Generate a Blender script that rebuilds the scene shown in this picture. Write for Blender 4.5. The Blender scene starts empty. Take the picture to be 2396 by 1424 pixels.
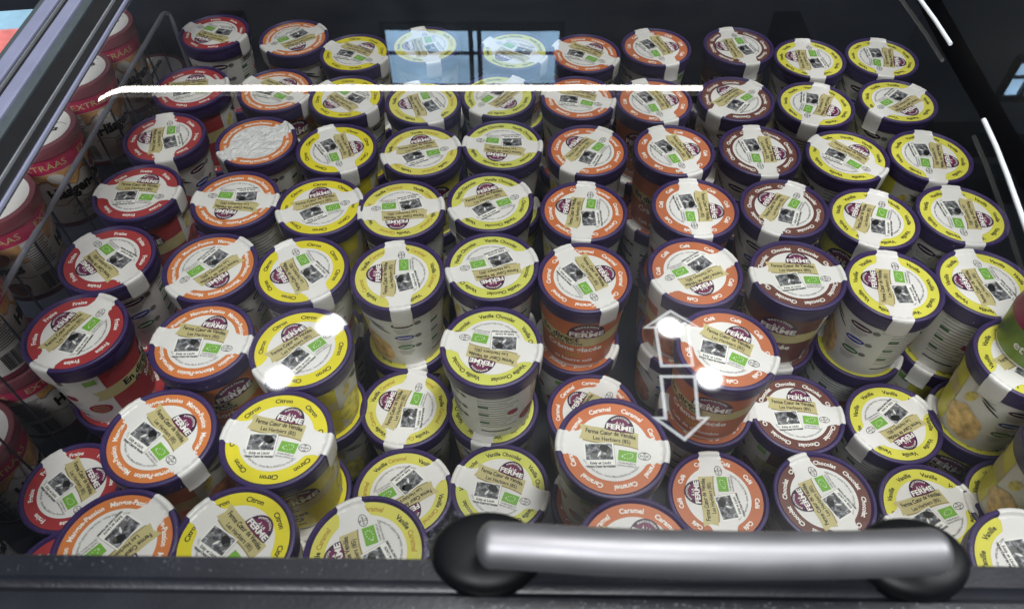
import bpy, bmesh, math, random
from mathutils import Vector, Matrix
random.seed(7)
R = math.radians
scene = bpy.context.scene
COL = scene.collection

# ------------------------------------------------------------------ camera
cam_d = bpy.data.cameras.new('camera')
cam = bpy.data.objects.new('camera', cam_d); COL.objects.link(cam)
cam.location = (0, 0, 0)
cam.rotation_euler = (R(40), 0, 0)            # 50 degrees below the horizon
cam_d.sensor_width = 36
cam_d.lens = 36 * 1750 / 2396
cam_d.clip_start = 0.02; cam_d.clip_end = 60
cam_d.dof.use_dof = True; cam_d.dof.focus_distance = 0.85; cam_d.dof.aperture_fstop = 9.5
scene.camera = cam

# ------------------------------------------------------------------ world, lights, exposure
world = bpy.data.worlds.new('World'); scene.world = world; world.use_nodes = True
bg = world.node_tree.nodes['Background']
bg.inputs[0].default_value = (0.66, 0.80, 1.0, 1); bg.inputs[1].default_value = 0.06
def area(name, loc, target, sx, sy, power, col):
    d = bpy.data.lights.new(name, 'AREA'); d.shape = 'RECTANGLE'; d.size = sx; d.size_y = sy
    d.energy = power; d.color = col
    o = bpy.data.objects.new(name, d); COL.objects.link(o); o.location = loc
    o.rotation_euler = (Vector(target) - Vector(loc)).to_track_quat('-Z', 'Y').to_euler()
    return o
# overhead shop light, then two added fill lamps
area('shop_and_fill_light', (0.40, 0.42, 1.75), (0.10, 0.60, -0.57), 0.9, 0.35, 44, (1.0, 0.995, 0.98))
area('shop_and_fill_light', (-0.25, -1.15, 1.35), (0.0, 0.6, -0.57), 1.2, 0.5, 52, (0.97, 0.985, 1.0))  # added fill behind the camera, brightens the front-facing cup walls
area('shop_and_fill_light', (2.1, 0.1, 1.6), (-0.15, 0.6, -0.57), 0.9, 0.4, 44, (0.98, 0.99, 1.0))  # added fill from the right, brightens tubs behind the wire divider
vs = scene.view_settings
vs.view_transform = 'Standard'; vs.look = 'None'; vs.exposure = 0; vs.gamma = 1; vs.use_curve_mapping = False

# ------------------------------------------------------------------ materials
def lin(c):
    c = c / 255
    return c / 12.92 if c <= 0.04045 else ((c + 0.055) / 1.055) ** 2.4
def rgb(t, k=1.0): return (lin(t[0]) * k, lin(t[1]) * k, lin(t[2]) * k, 1)
MATS = {}
def mat(name, col, rough=0.5, metal=0.0, spec=0.5, var=0.06, vscale=60, bump=0.0, bscale=200, coat=0.0, k=1.08):
    if name in MATS: return MATS[name]
    m = bpy.data.materials.new(name); m.use_nodes = True
    nt = m.node_tree; b = nt.nodes['Principled BSDF']
    b.inputs['Roughness'].default_value = rough; b.inputs['Metallic'].default_value = metal
    b.inputs['Specular IOR Level'].default_value = spec
    if coat: b.inputs['Coat Weight'].default_value = coat; b.inputs['Coat Roughness'].default_value = 0.12
    tc = nt.nodes.new('ShaderNodeTexCoord')
    c = rgb(col, k)
    if var:
        n = nt.nodes.new('ShaderNodeTexNoise'); n.inputs['Scale'].default_value = vscale; n.inputs['Detail'].default_value = 4
        nt.links.new(tc.outputs['Object'], n.inputs['Vector'])
        r = nt.nodes.new('ShaderNodeMapRange'); r.inputs[1].default_value = 0.3; r.inputs[2].default_value = 0.7
        r.inputs[3].default_value = 1 - var; r.inputs[4].default_value = 1 + var
        nt.links.new(n.outputs['Fac'], r.inputs['Value'])
        h = nt.nodes.new('ShaderNodeVectorMath'); h.operation = 'SCALE'; h.inputs[0].default_value = c[:3]
        nt.links.new(r.outputs[0], h.inputs['Scale']); nt.links.new(h.outputs[0], b.inputs['Base Color'])
        r2 = nt.nodes.new('ShaderNodeMapRange'); r2.inputs[3].default_value = max(0.02, rough - 0.08); r2.inputs[4].default_value = min(1, rough + 0.1)
        nt.links.new(n.outputs['Fac'], r2.inputs['Value']); nt.links.new(r2.outputs[0], b.inputs['Roughness'])
    else:
        b.inputs['Base Color'].default_value = c
    if bump:
        n2 = nt.nodes.new('ShaderNodeTexNoise'); n2.inputs['Scale'].default_value = bscale; n2.inputs['Detail'].default_value = 5
        nt.links.new(tc.outputs['Object'], n2.inputs['Vector'])
        bp = nt.nodes.new('ShaderNodeBump'); bp.inputs['Strength'].default_value = bump; bp.inputs['Distance'].default_value = 0.002
        nt.links.new(n2.outputs['Fac'], bp.inputs['Height']); nt.links.new(bp.outputs[0], b.inputs['Normal'])
    MATS[name] = m
    return m
def emit(name, col, s):
    m = bpy.data.materials.new(name); m.use_nodes = True; nt = m.node_tree; nt.nodes.clear()
    e = nt.nodes.new('ShaderNodeEmission'); e.inputs[0].default_value = rgb(col); e.inputs[1].default_value = s
    o = nt.nodes.new('ShaderNodeOutputMaterial'); nt.links.new(e.outputs[0], o.inputs[0]); MATS[name] = m
    return m

PURPLE = mat('purple_lid_board', (58, 42, 90), 0.42, bump=0.05, bscale=90, var=0.12)
SEAL = mat('white_seal_film', (228, 224, 220), 0.3, bump=0.22, bscale=45, var=0.02)
INNER = mat('white_lid_print', (229, 225, 220), 0.35, var=0.02)
CUPW = mat('white_cup_board', (222, 220, 216), 0.45, var=0.04, bump=0.05)
BURG = mat('burgundy_ink', (110, 34, 76), 0.35, var=0.1)
BURG2 = mat('dark_purple_ink', (62, 28, 58), 0.35, var=0.1)
MAG = mat('magenta_ink', (150, 45, 90), 0.35, var=0)
KHAKI = mat('khaki_ribbon_ink', (194, 181, 128), 0.4, var=0.08)
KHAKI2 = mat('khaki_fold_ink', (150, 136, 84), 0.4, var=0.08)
BLACK = mat('black_ink', (28, 26, 26), 0.4, var=0)
GREYT = mat('grey_ink', (110, 108, 106), 0.4, var=0)
WHITE = mat('white_ink', (238, 235, 228), 0.4, var=0)
GREEN = mat('green_ink', (118, 172, 62), 0.35, var=0.05)
DGREEN = mat('dark_green_ink', (55, 105, 60), 0.4, var=0.05)
BLUE = mat('blue_ink', (42, 60, 150), 0.4, var=0.05)
REDB = mat('red_badge_ink', (150, 38, 62), 0.4, var=0.08)
GOLD = mat('gold_ink', (178, 140, 58), 0.4, var=0.05)
PHOTO = None
def photo_mat():
    m = bpy.data.materials.new('monochrome_photo_print'); m.use_nodes = True; nt = m.node_tree; b = nt.nodes['Principled BSDF']
    tc = nt.nodes.new('ShaderNodeTexCoord'); n = nt.nodes.new('ShaderNodeTexNoise'); n.inputs['Scale'].default_value = 210; n.inputs['Detail'].default_value = 3
    n.inputs['Roughness'].default_value = 0.6
    nt.links.new(tc.outputs['Object'], n.inputs['Vector'])
    r = nt.nodes.new('ShaderNodeValToRGB'); r.color_ramp.elements[0].position = 0.36; r.color_ramp.elements[0].color = (0.03, 0.03, 0.035, 1)
    r.color_ramp.elements[1].position = 0.66; r.color_ramp.elements[1].color = (0.55, 0.55, 0.56, 1)
    e = r.color_ramp.elements.new(0.5); e.color = (0.16, 0.16, 0.17, 1)
    nt.links.new(n.outputs['Fac'], r.inputs[0]); nt.links.new(r.outputs[0], b.inputs['Base Color']); b.inputs['Roughness'].default_value = 0.35
    return m
PHOTO = photo_mat()

# ------------------------------------------------------------------ mesh helpers
class MB:
    def __init__(s): s.v = []; s.f = []; s.m = []; s.ml = []
    def mi(s, m):
        if m not in s.ml: s.ml.append(m)
        return s.ml.index(m)
    def add(s, vs, fs, m):
        o = len(s.v); s.v += [tuple(p) for p in vs]; k = s.mi(m)
        for f in fs: s.f.append(tuple(i + o for i in f)); s.m.append(k)
    def lathe(s, prof, m, n=48, cap0=False, cap1=False):
        vs = []; fs = []
        for r, z in prof:
            for i in range(n): a = 2 * math.pi * i / n; vs.append((r * math.cos(a), r * math.sin(a), z))
        for j in range(len(prof) - 1):
            for i in range(n):
                k = (i + 1) % n; fs.append((j * n + i, j * n + k, (j + 1) * n + k, (j + 1) * n + i))
        if cap0: fs.append(tuple(range(n))[::-1])
        if cap1: fs.append(tuple((len(prof) - 1) * n + i for i in range(n)))
        s.add(vs, fs, m)
    def box(s, x0, x1, y0, y1, z0, z1, m):
        vs = [(x, y, z) for z in (z0, z1) for y in (y0, y1) for x in (x0, x1)]
        s.add(vs, [(0, 2, 3, 1), (4, 5, 7, 6), (0, 1, 5, 4), (2, 6, 7, 3), (0, 4, 6, 2), (1, 3, 7, 5)], m)
    def tube(s, pts, rad, m, n=10, caps=True):
        pts = [Vector(p) for p in pts]; vs = []; fs = []
        up = Vector((0, 0, 1)); prev = None
        for i, p in enumerate(pts):
            t = (pts[min(i + 1, len(pts) - 1)] - pts[max(i - 1, 0)]).normalized()
            a = prev if prev is not None else (up if abs(t.dot(up)) < 0.95 else Vector((0, 1, 0)))
            a = (a - t * a.dot(t)).normalized(); prev = a; b = t.cross(a)
            rr = rad[i] if isinstance(rad, (list, tuple)) else rad
            for k in range(n): th = 2 * math.pi * k / n; vs.append(p + (a * math.cos(th) + b * math.sin(th)) * rr)
        for i in range(len(pts) - 1):
            for k in range(n): q = (k + 1) % n; fs.append((i * n + k, i * n + q, (i + 1) * n + q, (i + 1) * n + k))
        if caps: fs.append(tuple(range(n))[::-1]); fs.append(tuple((len(pts) - 1) * n + k for k in range(n)))
        s.add(vs, fs, m)
    def mesh(s, name, smooth=True, angle=35):
        me = bpy.data.meshes.new(name); me.from_pydata(s.v, [], s.f)
        for m in s.ml: me.materials.append(m)
        me.polygons.foreach_set('material_index', s.m)
        if smooth:
            me.polygons.foreach_set('use_smooth', [True] * len(me.polygons))
            try: me.set_sharp_from_angle(angle=R(angle))
            except Exception: pass
        me.update(); return me
def link(name, me, parent=None, loc=(0, 0, 0), rotz=0.0):
    o = bpy.data.objects.new(name, me); COL.objects.link(o); o.parent = parent; o.location = loc; o.rotation_euler = (0, 0, rotz); return o
def tag(o, label, cat, group=None, kind=None):
    o['label'] = label; o['category'] = cat
    if group: o['group'] = group
    if kind: o['kind'] = kind
    return o
def thing(name, loc, label, cat, group=None, rotz=0.0):
    return tag(link(name, None, None, loc, rotz), label, cat, group)

TEXT = {}
def text(s, bold=0.0):
    """flat outlines of a string, size 1, centred: (verts, faces, width)"""
    key = (s, bold)
    if key in TEXT: return TEXT[key]
    cu = bpy.data.curves.new('t', 'FONT'); cu.body = s; cu.size = 1; cu.resolution_u = 2; cu.offset = bold
    cu.align_x = 'CENTER'; cu.fill_mode = 'FRONT'
    o = bpy.data.objects.new('t', cu); COL.objects.link(o)
    dg = bpy.context.evaluated_depsgraph_get(); dg.update()
    me = bpy.data.meshes.new_from_object(o.evaluated_get(dg))
    v = [(p.co.x, p.co.y) for p in me.vertices]; f = [tuple(p.vertices) for p in me.polygons]
    bpy.data.objects.remove(o); bpy.data.curves.remove(cu); bpy.data.meshes.remove(me)
    w = max((p[0] for p in v), default=0) - min((p[0] for p in v), default=0)
    TEXT[key] = (v, f, w); return TEXT[key]
def flat_text(mb, s, size, x, y, z, m, rot=0, bold=0.02, sx=1.0, fn=None):
    v, f, w = text(s, bold); c, sn = math.cos(R(rot)), math.sin(R(rot)); out = []
    for a, b in v:
        a *= size * sx; b *= size
        p = (x + a * c - b * sn, y + a * sn + b * c)
        out.append(fn(*p) if fn else (p[0], p[1], z))
    mb.add(out, f, m)
def ring_text(mb, s, size, rb, ang, z, m, bold=0.02, sx=1.0, cx=0, cy=0, inward=False):
    v, f, w = text(s, bold); out = []
    for a, b in v:
        if inward:
            th = R(ang) + a * size * sx / rb; r = rb - b * size
        else:
            th = R(ang) - a * size * sx / rb; r = rb + b * size
        out.append((cx + r * math.cos(th), cy + r * math.sin(th), z))
    mb.add(out, f, m)
def poly(mb, pts, z, m, fn=None):
    """fan-filled outline, star-shaped about its centroid"""
    cx = sum(p[0] for p in pts) / len(pts); cy = sum(p[1] for p in pts) / len(pts)
    if fn:                                    # wrapped print: rings, so that it follows the curved wall
        n = len(pts); P = [(cx, cy)]; F = [(0, i, i % n + 1) for i in range(1, n + 1)]
        for j, t in enumerate((0.3, 0.65, 1.0)):
            P += [(cx + (x - cx) * t, cy + (y - cy) * t) for x, y in pts]
            if j: F += [(1 + (j - 1) * n + i, 1 + j * n + i, 1 + j * n + (i + 1) % n, 1 + (j - 1) * n + (i + 1) % n) for i in range(n)]
        mb.add([fn(*p) for p in P], F, m); return
    P = [(cx, cy)] + list(pts)
    mb.add([fn(*p) if fn else (p[0], p[1], z) for p in P], [(0, i, i % len(pts) + 1) for i in range(1, len(pts) + 1)], m)
def quad_strip(mb, top, bot, z, m, fn=None):
    n = len(top); P = list(bot) + list(top)
    mb.add([fn(*p) if fn else (p[0], p[1], z) for p in P], [(i, i + 1, n + i + 1, n + i) for i in range(n - 1)], m)
def ell(cx, cy, a, b, n=28, rot=0):
    c, s = math.cos(R(rot)), math.sin(R(rot))
    return [(cx + a * math.cos(t) * c - b * math.sin(t) * s, cy + a * math.cos(t) * s + b * math.sin(t) * c) for t in [2 * math.pi * i / n for i in range(n)]]
def rrect(cx, cy, w, h, rot=0):
    c, s = math.cos(R(rot)), math.sin(R(rot))
    return [(cx + x * c - y * s, cy + x * s + y * c) for x, y in ((-w / 2, -h / 2), (w / 2, -h / 2), (w / 2, h / 2), (-w / 2, h / 2))]

# ------------------------------------------------------------------ the freezer
GLASS_Z = -0.36
LINER = mat('dark_liner', (34, 36, 46), 0.55, var=0.15, vscale=8, bump=0.05, bscale=60)
FRAME = mat('black_frame_plastic', (22, 24, 30), 0.36, var=0.12, vscale=25, bump=0.12, bscale=500)
RUBBER = mat('black_gasket', (14, 14, 17), 0.5, var=0.1)
ALU = mat('anodised_rail', (122, 126, 150), 0.42, metal=0.15, var=0.06, vscale=30)
ALU2 = mat('bright_rail_edge', (190, 195, 202), 0.3, metal=0.7, var=0.05)
GREYP = mat('dark_grey_rail', (62, 70, 74), 0.45, var=0.08)
STEEL = mat('brushed_handle', (132, 132, 135), 0.5, metal=0.85, var=0.04, vscale=40, bump=0.03, bscale=900)
GLOSSB = mat('glossy_black_mount', (7, 8, 11), 0.45, spec=0.25, var=0.1)
WIRE = mat('grey_wire_coating', (140, 142, 154), 0.35, metal=0.2, var=0.1, vscale=40)
WIRED = mat('dark_wire_coating', (52, 52, 60), 0.45, var=0.1)
TRIM = mat('pale_edge_glint', (205, 210, 216), 0.3, var=0.05, vscale=500)

fz = thing('freezer_cabinet', (0, 0.6, -0.80), 'dark lined chest freezer cabinet holding all the ice cream tubs', 'freezer')
def fpart(name, mb, smooth=True, parent=fz):
    o = link(name, mb.mesh(name, smooth), parent)
    o.matrix_parent_inverse = Matrix.Translation((-fz.location.x, -fz.location.y, -fz.location.z)) if parent is fz else Matrix.Identity(4)
    return o
mb = MB(); mb.box(-1.05, 0.95, 1.035, 1.075, -0.83, -0.43, LINER); mb.box(-1.05, 0.95, 1.06, 1.35, -0.43, -0.40, LINER); fpart('back_wall', mb)
mb = MB(); mb.box(-1.05, 0.95, 1.025, 1.034, -0.452, -0.437, RUBBER); fpart('back_ledge', mb)
mb = MB(); mb.box(-1.05, 0.95, 0.06, 1.03, -0.83, -0.795, LINER); fpart('floor_panel', mb)
mb = MB(); mb.box(0.60, 0.64, 0.06, 1.03, -0.79, -0.40, LINER); fpart('side_wall', mb)
mb = MB(); mb.box(-1.05, 0.95, 0.055, 0.105, -0.79, -0.42, LINER); fpart('front_wall', mb)

# ------------------------------------------------------------------ the glass lid
LZ = GLASS_Z
lid_t = thing('sliding_glass_lid', (0, 0.45, LZ), 'sliding glass freezer lid with black front frame and brushed steel handle', 'freezer lid')
LINV = Matrix.Translation((0, -0.45, -LZ))
def lpart(name, mb, smooth=True, parent=None):
    o = link(name, mb.mesh(name, smooth), parent or lid_t)
    if parent is None: o.matrix_parent_inverse = LINV
    return o
gm = bpy.data.materials.new('clear_lid_glass'); gm.use_nodes = True; nt = gm.node_tree; nt.nodes.clear()
tr = nt.nodes.new('ShaderNodeBsdfTransparent'); tr.inputs[0].default_value = (0.965, 0.985, 0.98, 1)
gl = nt.nodes.new('ShaderNodeBsdfGlossy'); gl.inputs['Roughness'].default_value = 0.0
fr = nt.nodes.new('ShaderNodeFresnel'); fr.inputs['IOR'].default_value = 1.5
# two faces of a thin pane: 2R / (1 + R)
m1 = nt.nodes.new('ShaderNodeMath'); m1.operation = 'MULTIPLY'; m1.inputs[1].default_value = 2.0
m2 = nt.nodes.new('ShaderNodeMath'); m2.operation = 'ADD'; m2.inputs[1].default_value = 1.0
m3 = nt.nodes.new('ShaderNodeMath'); m3.operation = 'DIVIDE'
mx = nt.nodes.new('ShaderNodeMixShader'); ou = nt.nodes.new('ShaderNodeOutputMaterial')
L = nt.links.new
L(fr.outputs[0], m1.inputs[0]); L(fr.outputs[0], m2.inputs[0]); L(m1.outputs[0], m3.inputs[0]); L(m2.outputs[0], m3.inputs[1])
L(m3.outputs[0], mx.inputs[0]); L(tr.outputs[0], mx.inputs[1]); L(gl.outputs[0], mx.inputs[2]); # dust smears on the glass: faint broad lobe, added for haze round lamps
tcg = nt.nodes.new('ShaderNodeTexCoord'); ng = nt.nodes.new('ShaderNodeTexNoise'); ng.inputs['Scale'].default_value = 9; ng.inputs['Detail'].default_value = 7; ng.inputs['Distortion'].default_value = 1.6
L(tcg.outputs['Object'], ng.inputs['Vector'])
mr = nt.nodes.new('ShaderNodeMapRange'); mr.inputs[1].default_value = 0.35; mr.inputs[2].default_value = 0.75; mr.inputs[3].default_value = 0.006; mr.inputs[4].default_value = 0.035; L(ng.outputs['Fac'], mr.inputs[0])
g2 = nt.nodes.new('ShaderNodeBsdfGlossy'); g2.inputs['Roughness'].default_value = 0.28
mx2 = nt.nodes.new('ShaderNodeMixShader'); L(mr.outputs[0], mx2.inputs[0]); L(mx.outputs[0], mx2.inputs[1]); L(g2.outputs[0], mx2.inputs[2]); L(mx2.outputs[0], ou.inputs[0])
n3 = nt.nodes.new('ShaderNodeTexNoise'); n3.inputs['Scale'].default_value = 5; n3.inputs['Detail'].default_value = 1; L(tcg.outputs['Object'], n3.inputs['Vector'])
bpg = nt.nodes.new('ShaderNodeBump'); bpg.inputs['Strength'].default_value = 0.5; bpg.inputs['Distance'].default_value = 0.0006; L(n3.outputs['Fac'], bpg.inputs['Height']); L(bpg.outputs[0], gl.inputs['Normal'])
# single pane, bent down a little along its left edge
def glass_z(x):
    d = max(0.0, -0.328 - x)
    return LZ - 0.9 * d * d
mb = MB(); NX, NY = 90, 2; xs = [-0.372 + (0.352 + 0.372) * i / NX for i in range(NX + 1)]
vs_ = []; fs_ = []
for j in range(NY + 1):
    for x in xs:
        y = 0.135 + (1.06 - 0.135) * j / NY; vs_.append((x + 0.035 * max(0, (y - .3) / .4) * (1 if x > 0.2 else 0), y, glass_z(x)))
for j in range(NY):
    for i in range(NX): a = j * (NX + 1) + i; fs_.append((a, a + 1, a + NX + 2, a + NX + 1))
mb.add(vs_, fs_, gm); lpart('glass_pane', mb)

mb = MB(); mb.add([(0.388, 0.05, -0.3700), (0.98, 0.05, -0.3700), (0.98, 1.06, -0.3700), (0.421, 1.06, -0.3700), (0.421, 0.70, -0.3700), (0.388, 0.30, -0.3700)], [(0, 1, 2, 3, 4, 5)], gm)
fixed = tag(link('fixed_glass_pane', mb.mesh('fixed_glass_pane', False)), 'second clear glass pane right of the pale lid edge', 'glass pane')
# front frame: a moulded profile swept along x, turned by a fraction of a degree
prof = [(0.1385, -0.372), (0.1385, -0.358), (0.1375, -0.3565), (0.1275, -0.356), (0.1262, -0.3585), (0.1235, -0.3600), (0.1215, -0.3590), (0.1205, -0.3575),
        (0.1120, -0.3572), (0.1000, -0.360), (0.088, -0.372), (0.082, -0.40), (0.10, -0.42)]
mb = MB(); xs2 = [-0.60, -0.3, 0.0, 0.3, 0.60]; vs_ = []; fs_ = []
for x in xs2:
    for (y, z) in prof: vs_.append((x, y - 0.0125 * x, z))
n = len(prof)
for i in range(len(xs2) - 1):
    for j in range(n - 1): fs_.append((i * n + j, i * n + j + 1, (i + 1) * n + j + 1, (i + 1) * n + j))
mb.add(vs_, fs_, FRAME); lpart('front_frame', mb)

# left side rail: parallel extrusions
rails = [(-0.4475, -0.4405, -0.364, -0.3570, GREYP), (-0.4400, -0.4275, -0.364, -0.3545, ALU), (-0.4268, -0.4245, -0.364, -0.3565, RUBBER), (-0.4240, -0.4233, -0.364, -0.3552, ALU2),
         (-0.4228, -0.4185, -0.364, -0.3565, RUBBER), (-0.4178, -0.4060, -0.364, -0.3545, ALU), (-0.4054, -0.3975, -0.364, -0.3565, GREYP),
         (-0.3970, -0.3790, -0.366, -0.3580, RUBBER), (-0.3786, -0.3776, -0.366, -0.3570, ALU2), (-0.3772, -0.3695, -0.366, -0.3585, RUBBER), (-0.3685, -0.3664, -0.3612, -0.3580, ALU)]
for x0, x1, z0, z1, m in rails:
    mb = MB(); b = min(0.0012, (x1 - x0) * 0.3)
    pr = [(x0, z0), (x0, z1 - b), (x0 + b, z1), (x1 - b, z1), (x1, z1 - b), (x1, z0)]
    vs_ = []
    for y in (0.10, 1.2):
        sh = 0.024 * (y - 0.68) * -1
        vs_ += [(x + sh, y, z) for x, z in pr]
    mb.add(vs_, [(i, i + 1, i + 7, i + 6) for i in range(5)] + [(5, 4, 3, 2, 1, 0), (6, 7, 8, 9, 10, 11)], m); lpart('side_rail', mb)
# right lid edge: bright reflection put into pale colour, gap where it goes dark
def trim(pts):
    mb = MB(); P = []
    for i in range(len(pts) - 1):
        for k in range(8): t = k / 8; P.append(tuple(pts[i][c] * (1 - t) + pts[i + 1][c] * t for c in range(3)))
    P.append(pts[-1]); mb.tube(P, 0.0017, TRIM, 10); lpart('edge_trim', mb)
trim([(0.377, 0.80, -0.352), (0.3805, 0.681, -0.352), (0.3815, 0.63, -0.352), (0.3805, 0.590, -0.352)])
trim([(0.3655, 0.482, -0.352), (0.3615, 0.45, -0.352), (0.3555, 0.415, -0.352), (0.3440, 0.355, -0.352), (0.33, 0.29, -0.352)])
# handle: brushed grip between two black oval mounts
mb = MB()
hp = [(-0.0155, 0.1332, -0.3255), (0.001, 0.1322, -0.325), (0.02, 0.1308, -0.3245), (0.05, 0.1290, -0.324), (0.0855, 0.1278, -0.3235), (0.12, 0.1275, -0.324),
      (0.155, 0.1283, -0.3245), (0.178, 0.1293, -0.325), (0.1935, 0.1302, -0.3255)]
def smooth_path(pts, k=5):
    P = [Vector(p) for p in pts]; out = []
    for i in range(len(P) - 1):
        p0, p1, p2, p3 = P[max(i - 1, 0)], P[i], P[i + 1], P[min(i + 2, len(P) - 1)]
        for j in range(k):
            t = j / k; out.append(0.5 * ((2 * p1) + (p2 - p0) * t + (2 * p0 - 5 * p1 + 4 * p2 - p3) * t * t + (3 * p1 - p0 - 3 * p2 + p3) * t ** 3))
    return out + [P[-1]]
hpath = smooth_path(hp, 10); hr = []
for p in hpath:
    e = min(p.x - hpath[0].x, hpath[-1].x - p.x); u = min(1.0, max(0.0, (e + 0.0006) / 0.007)); hr.append(0.0102 * math.sqrt(max(0.05, 1 - (1 - u) ** 2)))
mb.tube(hpath, hr, STEEL, 40)
handle = lpart('handle', mb)
def mount(cx, cy):
    mb = MB(); n = 48
    prof = [(1.0, -0.362), (1.0, -0.3560), (0.985, -0.3535), (0.95, -0.3515), (0.88, -0.3498), (0.76, -0.3484), (0.6, -0.3474), (0.4, -0.3468), (0.2, -0.3465), (0.001, -0.3465)]
    vs_ = []; fs_ = []
    for s, z in prof:
        for i in range(n): a = 2 * math.pi * i / n; vs_.append((cx + 0.0272 * s * math.cos(a), cy + 0.0202 * s * math.sin(a), z))
    for j in range(len(prof) - 1):
        for i in range(n): k = (i + 1) % n; fs_.append((j * n + i, j * n + k, (j + 1) * n + k, (j + 1) * n + i))
    mb.add(vs_, fs_, GLOSSB); o = link('mount', mb.mesh('mount'), handle); return o
mount(-0.0119, 0.1411); mount(0.1925, 0.1380)
# slide arrows printed on the glass
DECAL = mat('pale_glass_print', (205, 210, 212), 0.5, var=0.08, vscale=300)
_n = DECAL.node_tree; _o = _n.nodes['Material Output']; _mxs = _n.nodes.new('ShaderNodeMixShader'); _t = _n.nodes.new('ShaderNodeBsdfTransparent'); _mxs.inputs[0].default_value = 0.38
_n.links.new(_t.outputs[0], _mxs.inputs[1]); _n.links.new(_n.nodes['Principled BSDF'].outputs[0], _mxs.inputs[2]); _n.links.new(_mxs.outputs[0], _o.inputs[0])
def arrow(tip, hl, hr, sl, sr, base_l, base_r, w):
    """outlined arrow; given by tip, head corners, stem tops and base corners"""
    out = [tip, hr, sr, base_r, base_l, sl, hl]
    V = [Vector((p[0], p[1])) for p in out]; n = len(V); inn = []
    area2 = sum(V[i].x * V[(i + 1) % n].y - V[(i + 1) % n].x * V[i].y for i in range(n)); sg = 1 if area2 > 0 else -1
    for i in range(n):
        a = (V[i] - V[i - 1]).normalized(); b = (V[(i + 1) % n] - V[i]).normalized()
        na = Vector((-a.y, a.x)) * sg; nb = Vector((-b.y, b.x)) * sg; bis = (na + nb)
        bis = bis / max(0.35, bis.dot(na)); inn.append(V[i] + bis * w)
    mb = MB(); z = LZ + 0.0006
    mb.add([(p.x, p.y, z) for p in V] + [(p.x, p.y, z) for p in inn], [(i, (i + 1) % n, n + (i + 1) % n, n + i) for i in range(n)], DECAL)
    lpart('arrow_decal', mb, False)
arrow((0.0987, 0.2975), (0.0795, 0.2825), (0.1160, 0.2825), (0.0868, 0.2825), (0.1085, 0.2825), (0.0868, 0.2536), (0.1070, 0.2540), 0.0019)
arrow((0.0940, 0.2045), (0.0778, 0.2200), (0.1105, 0.2200), (0.0846, 0.2200), (0.1046, 0.2200), (0.0856, 0.2480), (0.1072, 0.2480), 0.0019)

# condensation beads on frame and glass: far too many to count
BEAD = mat('water_bead', (150, 156, 160), 0.08, var=0, spec=0.8)
mb = MB()
def bead(x, y, z, r):
    n = 6; vs_ = []; fs_ = []
    for rr, zz in ((1, 0), (0.8, 0.45), (0.35, 0.72)):
        for i in range(n): a = 2 * math.pi * i / n; vs_.append((x + r * rr * math.cos(a), y + r * rr * math.sin(a), z + r * zz))
    for j in range(2):
        for i in range(n): k = (i + 1) % n; fs_.append((j * n + i, j * n + k, (j + 1) * n + k, (j + 1) * n + i))
    fs_.append(tuple(2 * n + i for i in range(n))); mb.add(vs_, fs_, BEAD)
rb = random.Random(3)
for _ in range(750):
    x = rb.gauss(0.085, 0.065); y = 0.1205 - 0.0085 * rb.random() ** 0.6 - 0.0125 * x
    bead(x, y, -0.3574, rb.choice([0.0001, 0.0001, 0.00014, 0.0002, 0.00034]))
for _ in range(260):
    x = rb.uniform(-0.26, 0.22); y = rb.uniform(0.128, 0.137) - 0.0125 * x; bead(x, y, -0.3562, rb.choice([0.0001, 0.00015, 0.0002]))
for _ in range(900):
    a = rb.uniform(0, 2 * math.pi); q = 1.0 + abs(rb.gauss(0, 0.18)); cx, cy = rb.choice([(-0.0119, 0.1411), (-0.0119, 0.1411), (0.1925, 0.1380)])
    x = cx + 0.0275 * q * math.cos(a); y = cy + 0.0205 * q * math.sin(a)
    if y > 0.140: bead(x, y, LZ + 0.0001, rb.choice([0.00012, 0.00018, 0.00026]))
o = link('condensation_beads', mb.mesh('condensation_beads')); o['label'] = 'fine water beads around the handle on the black frame'; o['category'] = 'condensation'; o['kind'] = 'stuff'

# ------------------------------------------------------------------ lamps and window of the shop, seen mirrored in the glass
LAMP = emit('tube_glow', (255, 250, 240), 13.0)
t = thing('tube_luminaire', (-0.6, 3.6, 1.7), 'long white tube lamp mirrored as a bright line across the glass', 'lamp')
mb = MB(); mb.tube([(-1.80, 0, 0), (1.66, 0, 0)], 0.0155, LAMP, 12); link('tube', mb.mesh('tube'), t)
mb = MB(); mb.box(-1.98, 1.70, -0.03, 0.03, 0.03, 0.07, RUBBER); link('housing', mb.mesh('housing', False), t)
SPOT = emit('spot_glow', (250, 252, 255), 90.0)
_n = SPOT.node_tree; _tc = _n.nodes.new('ShaderNodeTexCoord'); _ln = _n.nodes.new('ShaderNodeVectorMath'); _ln.operation = 'LENGTH'; _n.links.new(_tc.outputs['Object'], _ln.inputs[0])
_mr = _n.nodes.new('ShaderNodeMapRange'); _mr.interpolation_type = 'SMOOTHSTEP'; _mr.inputs[1].default_value = 0.012; _mr.inputs[2].default_value = 0.095; _mr.inputs[3].default_value = 1.0; _mr.inputs[4].default_value = 0.0
_pw = _n.nodes.new('ShaderNodeMath'); _pw.operation = 'POWER'; _pw.inputs[1].default_value = 4.0; _ml = _n.nodes.new('ShaderNodeMath'); _ml.operation = 'MULTIPLY'; _ml.inputs[1].default_value = 120.0
_n.links.new(_mr.outputs[0], _pw.inputs[0]); _n.links.new(_pw.outputs[0], _ml.inputs[0])
_n.links.new(_ln.outputs['Value'], _mr.inputs[0]); _n.links.new(_ml.outputs[0], [q for q in _n.nodes if q.type == 'EMISSION'][0].inputs[1])   # lamp core, with a soft glow halo painted outward across the face
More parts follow.
